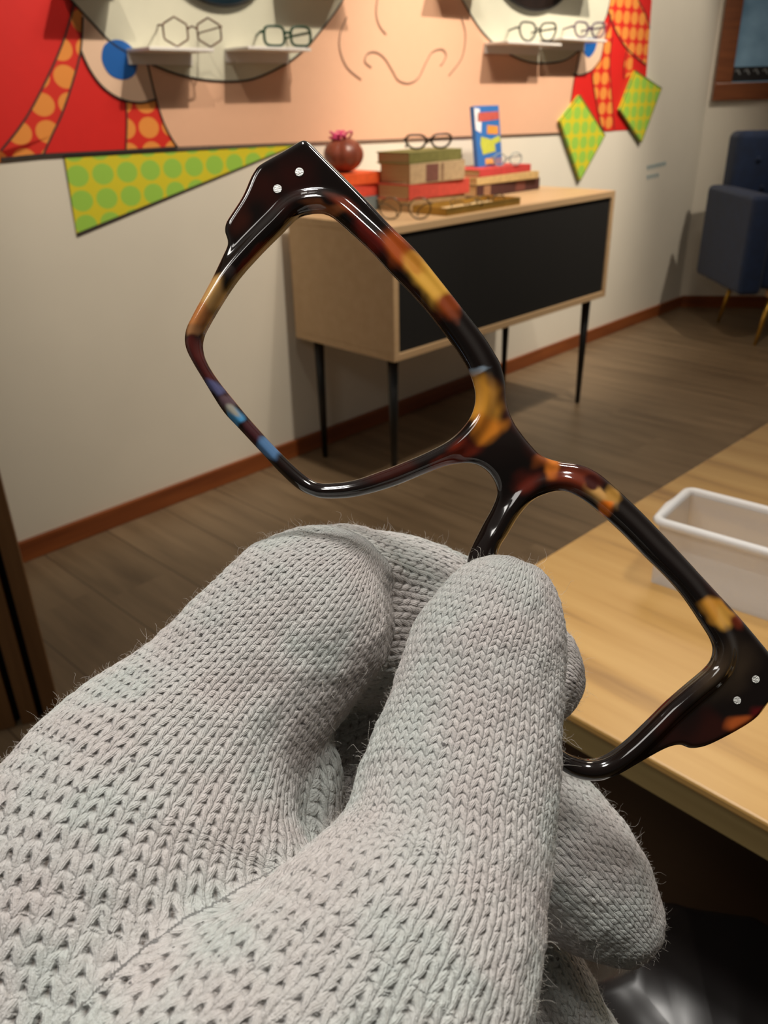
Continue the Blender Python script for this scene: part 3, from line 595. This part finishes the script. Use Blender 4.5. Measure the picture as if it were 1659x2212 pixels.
# tortoiseshell colour of the acetate
px = V[:, 0] * FPX / DG + 829.5; py = 1106 - V[:, 1] * FPX / DG; PP = np.stack([px, py, V[:, 2] * FPX / DG], 1)
nA = blur_noise(PP, 1 / 55, 3); nB = blur_noise(PP, 1 / 30, 9); wx = px + 12 * blur_noise(PP, 1 / 22, 21); wy = py + 12 * blur_noise(PP, 1 / 22, 22)
def L3(c): return np.array(lin(c)[:3])
col = np.tile(L3((18, 10, 8)), (len(V), 1))
def mixc(col, wgt, c): return col * (1 - wgt[:, None]) + L3(c) * wgt[:, None]
col = mixc(col, sst((nA - .35) * 1.5) * .55, (58, 17, 9))
PATCH = [(862, 545, 60, 34, 50, (150, 66, 20), .5), (925, 612, 78, 40, 52, (196, 146, 56), .35), (900, 575, 30, 24, 50, (176, 116, 40), .5), (968, 668, 34, 34, 0, (120, 50, 14), .5), 
         (740, 445, 50, 22, 40, (96, 34, 14), .6), (800, 520, 60, 22, 50, (110, 30, 22), .6), (700, 455, 50, 16, 10, (150, 84, 46), .5),
         (1035, 800, 30, 9, -20, (110, 124, 136), .4), (1042, 862, 42, 62, -5, (192, 132, 46), .35), (1050, 925, 40, 34, 0, (176, 104, 28), .5), (1000, 975, 50, 34, -30, (112, 34, 14), .6), (950, 1010, 44, 20, -20, (120, 36, 12), .6), (1130, 1040, 44, 34, 0, (80, 26, 16), .7), (1190, 1012, 24, 30, 20, (190, 106, 34), .4), (1165, 1000, 30, 18, 0, (120, 60, 24), .6),
         (1240, 1040, 70, 34, 10, (96, 36, 18), .6), (1300, 1075, 44, 20, 30, (176, 132, 74), .4), (1330, 1070, 22, 26, 0, (160, 116, 50), .4), (1312, 1100, 20, 18, 40, (206, 104, 22), .4), (1280, 1045, 22, 14, 20, (52, 12, 8), .4),
         (1545, 1318, 48, 30, 30, (190, 130, 46), .3), (1560, 1335, 26, 30, 0, (196, 144, 62), .5), (1590, 1345, 26, 20, 40, (96, 36, 18), .5), (1590, 1562, 38, 18, -20, (176, 84, 34), .4), (1632, 1545, 26, 24, -30, (96, 14, 16), .5), (1560, 1450, 60, 90, 40, (56, 44, 32), .7),
         (455, 640, 34, 42, 30, (190, 146, 88), .25), (430, 690, 34, 34, 20, (176, 112, 62), .35), (424, 722, 34, 14, 0, (150, 104, 66), .5), (426, 770, 36, 40, 0, (78, 30, 26), .3), (446, 806, 30, 30, 40, (66, 24, 22), .4), (462, 838, 26, 18, 40, (72, 72, 104), .4), (490, 872, 24, 18, 40, (80, 60, 66), .4), (514, 903, 22, 18, 30, (64, 128, 170), .3), (508, 893, 22, 12, 30, (140, 136, 124), .5),
         (545, 940, 30, 20, 45, (58, 26, 30), .3), (560, 925, 40, 5, 50, (40, 110, 170), .4), (578, 972, 26, 24, 45, (72, 104, 140), .3), (640, 385, 60, 60, 0, (40, 12, 8), .8), (520, 480, 30, 40, 20, (50, 20, 12), .7), (500, 605, 26, 14, 30, (60, 52, 50), .4), (545, 560, 70, 10, -48, (96, 30, 14), .5)]
for (cx, cy, rx, ry, rot, c, soft) in PATCH:
    a = math.radians(rot); dx, dy = wx - cx, wy - cy; u_ = (dx * math.cos(a) + dy * math.sin(a)) / rx; v_ = (-dx * math.sin(a) + dy * math.cos(a)) / ry
    col = mixc(col, sst((1.15 - np.sqrt(u_ ** 2 + v_ ** 2)) / (soft + .25)), c)
origin = cpt(1090, 960, DG)
fo = empty('spectacle_frame', 'glossy tortoiseshell eyeglass front without temples or lenses held by the gloved hand', 'glasses', mw=MW @ Matrix.Translation(origin))
me = np_mesh('front', V + np.array([0, 0, -DG]) - origin, Q)
at = me.color_attributes.new('acetate', 'FLOAT_COLOR', 'POINT'); at.data.foreach_set('color', np.concatenate([col, np.ones((len(V), 1))], 1).astype(np.float32).ravel())
me.normals_split_custom_set_from_vertices(Nf.tolist())
def acetate():
    k = NT('tortoiseshell_acetate', .09, Coat_Weight=.6, Coat_Roughness=.03, IOR=1.49); a = k.n('ShaderNodeAttribute', attribute_name='acetate'); k.l(a.outputs['Color'], k.b.inputs['Base Color'])
    k.set('Subsurface Weight', 0.0); return k.m
cam_obj('front', me, acetate(), fo, origin)
M['rivet'] = NT('engraved_silver_rivet', .35, Metallic=.9).m
k = NT('engraved_silver', .38, Metallic=.7); k.set('Base Color', lin((196, 196, 192))); k.bump(k.noise(k.coord((1, 6, 1)), 1500, 2), .8, .0004); M['rivet'] = k.m
for (rx_, ry_, r_) in ((648, 377, 9.5), (601, 413, 9.5), (1627, 1465, 8.5), (1587, 1510, 8.5)):
    gi = (int(((rx_ - 829.5) * DG / FPX - gx[0]) / hg), int((-(ry_ - 1106) * DG / FPX - gy[0]) / hg)); zz = zt_.reshape(sh2)[gi]
    m = MB(); rr = r_ * DG / FPX; pc = cpt(rx_, ry_, DG) - origin
    m.tube([(pc[0], pc[1], pc[2] + zz - .001), (pc[0], pc[1], pc[2] + zz + .00005), (pc[0], pc[1], pc[2] + zz + .00012)], (rr, rr, rr * .93), 24); m.build('rivet', 'rivet', fo)

# ------------------------------------------------------------------ gloved hand
CHN = {
 'palm': [(-60, 3100, .125, 560), (60, 2650, .128, 500), (165, 2250, .132, 440), (240, 1980, .138, 385), (318, 1758, .146, 304), (474, 1552, .155, 224), (646, 1350, .162, 197)],
 'thumb': [(300, 3150, .098, 640), (520, 2650, .104, 530), (790, 2190, .113, 350), (938, 1915, .124, 243), (985, 1720, .132, 215), (1022, 1560, .138, 190), (1048, 1430, .142, 172), (1078, 1345, .144, 146)],
 'tip': [(756, 1334, .182, 194), (890, 1345, .187, 182), (1010, 1395, .188, 160), (1132, 1452, .188, 127)],
 'web': [(600, 1640, .160, 118), (630, 1700, .158, 118), (640, 1790, .154, 104), (610, 1920, .148, 120)],
 'ridge': [(400, 1640, .148, 150), (466, 1790, .142, 138), (556, 1930, .137, 135), (660, 2060, .132, 150)],
 'middle': [(480, 1950, .19, 200), (780, 1640, .196, 190), (980, 1650, .198, 175), (1160, 1800, .188, 160), (1250, 1890, .183, 146), (1340, 1985, .180, 96)],
 'ring': [(640, 2250, .19, 240), (1020, 2120, .197, 200), (1170, 2250, .192, 160), (1260, 2400, .188, 145), (1300, 2520, .186, 110)],
 'heel': [(420, 2300, .17, 480), (500, 2800, .16, 560)],
}
SAM = {}
for nm, P in CHN.items():
    Pc = catmull(P, 14 if nm in ('palm', 'thumb') else 9); c3 = np.array([cpt(*q[:3]) for q in Pc]); rm_ = Pc[:, 3] * Pc[:, 2] / FPX; SAM[nm] = (c3, rm_)
def sd_chain(nm, P):
    c3, rm_ = SAM[nm]; d = np.full(len(P), 1e9, np.float32); P = P.astype(np.float32)
    for i in range(len(c3) - 1):
        a = c3[i].astype(np.float32); e = (c3[i + 1] - c3[i]).astype(np.float32); q = P - a; t_ = np.clip((q @ e) / (e @ e), 0, 1); r_ = rm_[i] + (rm_[i + 1] - rm_[i]) * t_
        q -= t_[:, None] * e; d = np.minimum(d, np.sqrt((q * q).sum(1)) - r_)
    return d
def smin(a, b, k):
    h_ = np.clip(.5 + .5 * (b - a) / k, 0, 1); return b + (a - b) * h_ - k * h_ * (1 - h_)
def glove_sdf(P):
    ypx = 1106 + P[:, 1] * FPX / P[:, 2]      # image row of the point, only used to vary the seam softness along the hand
    low = sst((ypx - 1830) / 260)
    D = {nm: sd_chain(nm, P) for nm in SAM}
    hand = smin(D['palm'], D['ridge'], .008); hand = smin(hand, D['web'], .0016); hand = smin(hand, D['heel'], .012)
    hand = smin(hand, D['tip'], .0013 + .014 * sst((1330 - ypx) / 130)); hand = smin(hand, D['thumb'], .0012 + .012 * low)
    hand = smin(hand, D['middle'], .0015); hand = smin(hand, D['ring'], .0018); return hand, D
hh_ = .0015
lo = np.array([-.125, -.215, -.225]); hi = np.array([.075, .012, -.055])
ax_ = [np.arange(lo[k], hi[k], hh_) for k in range(3)]; GG = np.stack(np.meshgrid(*ax_, indexing='ij'), -1).reshape(-1, 3)
Fh = np.concatenate([glove_sdf(GG[i:i + 400000])[0] for i in range(0, len(GG), 400000)]).reshape([len(a) for a in ax_])
for k_ in range(3):
    s = [slice(None)] * 3
    for e_ in (0, -1): s[k_] = e_; Fh[tuple(s)] = np.maximum(Fh[tuple(s)], .002)
Fh = smooth3(Fh, 1)
for k_ in range(3):
    s = [slice(None)] * 3
    for e_ in (0, -1): s[k_] = e_; Fh[tuple(s)] = np.maximum(Fh[tuple(s)], .002)
V, Q = surface_nets(Fh, lo, hh_)
horg = cpt(700, 1800, .14)
me = np_mesh('glove_cage', V, Q); ob = bpy.data.objects.new('glove_cage', me); C.objects.link(ob)
md = ob.modifiers.new('s', 'SUBSURF'); md.levels = 2; md.render_levels = 2
dg = bpy.context.evaluated_depsgraph_get(); m2 = bpy.data.meshes.new_from_object(ob.evaluated_get(dg)); bpy.data.objects.remove(ob)
n = len(m2.vertices); V = np.empty(n * 3, np.float32); m2.vertices.foreach_get('co', V); V = V.reshape(-1, 3).astype(float)
Nn = np.empty(n * 3, np.float32); m2.vertices.foreach_get('normal', Nn); Nn = Nn.reshape(-1, 3).astype(float)
# knit coordinates: u runs along each finger, v around it
_, D = (lambda r: (None, r[1]))(glove_sdf(V)) if n < 2500000 else (None, None)
names = ['palm', 'thumb', 'tip', 'middle', 'ring']; dd = np.stack([np.minimum.reduce([D['palm'], D['ridge'] + .001, D['web'] + .001, D['heel'] + .004]), D['thumb'], D['tip'], D['middle'], D['ring']], 1); own = dd.argmin(1)
KU = np.zeros(n); KV = np.zeros(n); KS = np.zeros(n); COUNT = {'palm': 60, 'thumb': 52, 'tip': 44, 'middle': 44, 'ring': 44}
for k_, nm in enumerate(names):
    s = own == k_
    if not s.any(): continue
    P = V[s]; c3, rm_ = SAM[nm]; best = np.full(len(P), 1e9); U_ = np.zeros(len(P)); V_ = np.zeros(len(P)); rs_ = np.zeros(len(P))
    T = np.gradient(c3, axis=0); T /= np.linalg.norm(T, axis=1)[:, None]; seg = np.linalg.norm(np.diff(c3, axis=0), axis=1); pitch = 2 * math.pi * rm_ / COUNT[nm]; pitch = np.clip(pitch, .0016, .0024) * .95
    acc = np.concatenate([[0], np.cumsum(seg / (.5 * (pitch[1:] + pitch[:-1])))])
    for i in range(len(c3)):
        q = P - c3[i]; al = q @ T[i]; dist = np.abs(al) if 0 < i < len(c3) - 1 else np.where((al > 0) == (i > 0), np.abs(al) * .3, np.abs(al)); dist = dist + .25 * np.linalg.norm(q, axis=1)
        bt_ = dist < best; best[bt_] = dist[bt_]; rs_[bt_] = rm_[i]
        f_ = -c3[i] / np.linalg.norm(c3[i]); f_ = f_ - (f_ @ T[i]) * T[i]; f_ /= np.linalg.norm(f_); s_ = np.cross(T[i], f_)
        U_[bt_] = acc[i] + al[bt_] / pitch[i]; V_[bt_] = np.arctan2(q[bt_] @ s_, q[bt_] @ f_) / (2 * math.pi) * COUNT[nm]
    KU[s] = U_; KV[s] = V_; KS[s] = np.clip((rs_ - .013) / .016, 0, 1)
x_ = np.abs(KV - np.floor(KV) - .5) * 2; y_ = KU + .5 * x_; y_ = y_ - np.floor(y_); gc_ = np.exp(-(x_ / .22) ** 2); ge_ = np.exp(-((1 - x_) / .16) ** 2); gr_ = np.exp(-(np.minimum(y_, 1 - y_) / .16) ** 2); hgt = 1 - .25 * gr_ - .3 * gc_ - .3 * ge_ - (.25 + .6 * KS) * gc_ * gr_
lump = blur_noise(V, 260, 5) * .0003 + blur_noise(V, 700, 6) * .0002
V2 = V + Nn * ((hgt - .6) * .00042 + lump)[:, None]
m2.vertices.foreach_set('co', (V2 - horg).astype(np.float32).ravel()); m2.name = 'knit_shell'
for nm_, arr in (('ku', KU), ('kv', KV), ('ks', KS)):
    a = m2.attributes.new(nm_, 'FLOAT', 'POINT'); a.data.foreach_set('value', arr.astype(np.float32))
m2.update()
def knit():
    k = NT('off_white_cotton_knit', .95, Sheen_Weight=.25); au = k.n('ShaderNodeAttribute', attribute_name='ku').outputs['Fac']; av = k.n('ShaderNodeAttribute', attribute_name='kv').outputs['Fac']
    oc = k.n('ShaderNodeTexCoord').outputs['Object']; ks = k.n('ShaderNodeAttribute', attribute_name='ks').outputs['Fac']; wob = k.noise(oc, 420, 2); wob2 = k.noise(oc, 330, 2)
    v = k.math('ADD', av, k.math('MULTIPLY', k.math('SUBTRACT', wob, .5), .35)); u = k.math('ADD', au, k.math('MULTIPLY', k.math('SUBTRACT', wob2, .5), .6))
    x = k.math('MULTIPLY', k.math('ABSOLUTE', k.math('SUBTRACT', k.math('FRACT', v), .5)), 2.0)
    y = k.math('FRACT', k.math('ADD', u, k.math('MULTIPLY', x, .6)))
    def gauss(a, w_): q = k.math('DIVIDE', a, w_); return k.math('POWER', math.e, k.math('MULTIPLY', k.math('MULTIPLY', q, q), -1.0))
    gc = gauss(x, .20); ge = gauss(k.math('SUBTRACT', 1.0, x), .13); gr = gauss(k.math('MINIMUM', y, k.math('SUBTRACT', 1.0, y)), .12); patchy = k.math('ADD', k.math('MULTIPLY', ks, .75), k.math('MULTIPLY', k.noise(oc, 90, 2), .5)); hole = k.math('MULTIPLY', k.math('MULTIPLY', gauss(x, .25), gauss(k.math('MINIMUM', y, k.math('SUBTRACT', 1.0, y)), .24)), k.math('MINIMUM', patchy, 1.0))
    h = k.math('SUBTRACT', k.math('SUBTRACT', k.math('SUBTRACT', 1.0, k.math('MULTIPLY', gr, .28)), k.math('ADD', k.math('MULTIPLY', gc, .30), k.math('MULTIPLY', ge, .30))), k.math('MULTIPLY', hole, .9))
    # yarn twist and loose fibre
    tw = k.math('SINE', k.math('MULTIPLY', k.math('ADD', k.math('MULTIPLY', y, 2.2), k.math('MULTIPLY', x, 2.6)), 2 * math.pi))
    fib = k.noise(oc, 3200, 4, .7)
    hh = k.math('ADD', k.math('ADD', h, k.math('MULTIPLY', tw, .05)), k.math('MULTIPLY', fib, .45))
    k.bump(hh, 1.0, .0013)
    tint = k.noise(oc, 60, 3); t2 = k.noise(oc, 1500, 3, .7)
    c = k.ramp(tint, ((.38, (218, 210, 206)), (.5, (219, 216, 212)), (.62, (211, 215, 210))))
    gap = k.ramp(hole, ((.35, (255, 255, 255)), (.95, (120, 108, 100))))  # stitch holes darkened in colour: hand beneath and shade inside them
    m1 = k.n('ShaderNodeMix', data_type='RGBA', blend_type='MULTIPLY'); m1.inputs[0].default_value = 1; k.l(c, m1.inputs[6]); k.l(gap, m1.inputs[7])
    g2 = k.ramp(t2, ((.3, (226, 224, 222)), (.6, (255, 255, 255)))); m3 = k.n('ShaderNodeMix', data_type='RGBA', blend_type='MULTIPLY'); m3.inputs[0].default_value = 1; k.l(m1.outputs[2], m3.inputs[6]); k.l(g2, m3.inputs[7])
    sp = k.ramp(k.noise(oc, 700, 1), ((.73, (255, 255, 255)), (.78, (120, 116, 116)))); m4 = k.n('ShaderNodeMix', data_type='RGBA', blend_type='MULTIPLY'); m4.inputs[0].default_value = 1; k.l(m3.outputs[2], m4.inputs[6]); k.l(sp, m4.inputs[7])
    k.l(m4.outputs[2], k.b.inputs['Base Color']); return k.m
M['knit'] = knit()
gh = empty('gloved_hand', 'hand in an off-white knitted cotton glove pinching the tortoiseshell frame between thumb and forefinger', 'gloved hand', mw=MW @ Matrix.Translation(horg))
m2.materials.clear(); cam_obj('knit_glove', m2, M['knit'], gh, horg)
# loose fibres
Y = V2; ok = (Y[:, 1] > -.15) & (Nn[:, 2] > -.5); cand = np.nonzero(ok)[0]; NH = 32000; sel = RNG.choice(cand, NH, replace=False)
long_ = RNG.random(NH) < .07; Ls = np.where(long_, RNG.uniform(.0016, .0038, NH), RNG.uniform(.0005, .0013, NH)); p = Y[sel]; d = Nn[sel] * .9 + RNG.normal(size=(NH, 3)) * .55; d /= np.linalg.norm(d, axis=1)[:, None]
curl = RNG.normal(size=(NH, 3)); curl -= (curl * d).sum(1)[:, None] * d; curl /= np.linalg.norm(curl, axis=1)[:, None]; c2 = np.cross(d, curl); K_ = 6; pts = []
tw_ = RNG.uniform(1.5, 6, NH)
for i in range(K_):
    t_ = i / (K_ - 1); pts.append(p + d * (Ls * t_)[:, None] + (curl * np.sin(tw_ * t_)[:, None] + c2 * (1 - np.cos(tw_ * t_))[:, None]) * (Ls * .22)[:, None])
pts = np.stack(pts, 1); hr = np.where(long_, .000022, .000016)[:, None]; vv = []
e1_ = curl * hr; e2_ = c2 * hr
for j in range(3):
    a = 2 * math.pi * j / 3; vv.append(pts + (e1_ * math.cos(a) + e2_ * math.sin(a))[:, None, :] * np.linspace(1, .5, K_)[None, :, None])
vv = np.stack(vv, 2).reshape(-1, 3); base = np.arange(NH)[:, None, None] * K_ * 3; ii = np.arange(K_ - 1)[None, :, None] * 3; jj = np.arange(3)[None, None, :]; jn = (jj + 1) % 3
q = np.stack([base + ii + jj, base + ii + jn, base + ii + 3 + jn, base + ii + 3 + jj], -1).reshape(-1, 4)
fm = np_mesh('loose_fibres', vv - horg, q); M['fibre'] = plain('cotton_fibre', (214, 208, 200), .9, .05)
o = cam_obj('loose_fibres', fm, M['fibre'], gh, horg); o['kind'] = 'stuff'

# ------------------------------------------------------------------ dark bag under the counter
def bag():
    cx, cy = 1560, 2120; c0 = on_z(cx, cy, .58) - .055 * np.array([math.cos(TAZ + math.pi / 2), math.sin(TAZ + math.pi / 2), 0]); e = tag(MB().build('plastic_bag', 'bag'), 'dark glossy crumpled plastic bag below the counter in the bottom right corner', 'bag')
    n1, n2 = 160, 60; v = []; f = []
    for i in range(n2 + 1):
        z_ = i / n2 * .64; r_ = .115 * (1 - .2 * (z_ / .64) ** 3 - .35 * (z_ / .64) ** 24)
        for j in range(n1):
            a = 2 * math.pi * j / n1; rr = r_ * (1 + .10 * (1 - abs(math.sin(2.5 * a + 3 * z_))) ** 2 + .05 * (1 - abs(math.sin(4.5 * a - 4 * z_ + 1))) ** 2); v.append((rr * math.cos(a), rr * .8 * math.sin(a), z_))
    for i in range(n2):
        for j in range(n1): f.append((i * n1 + j, i * n1 + (j + 1) % n1, (i + 1) * n1 + (j + 1) % n1, (i + 1) * n1 + j))
    f.append(tuple(n2 * n1 + j for j in range(n1)))
    e.data.from_pydata(v, [], f); e.data.update()
    for p_ in e.data.polygons: p_.use_smooth = True
    e.location = (c0[0] + .02, c0[1] + .0, 0)
bag()
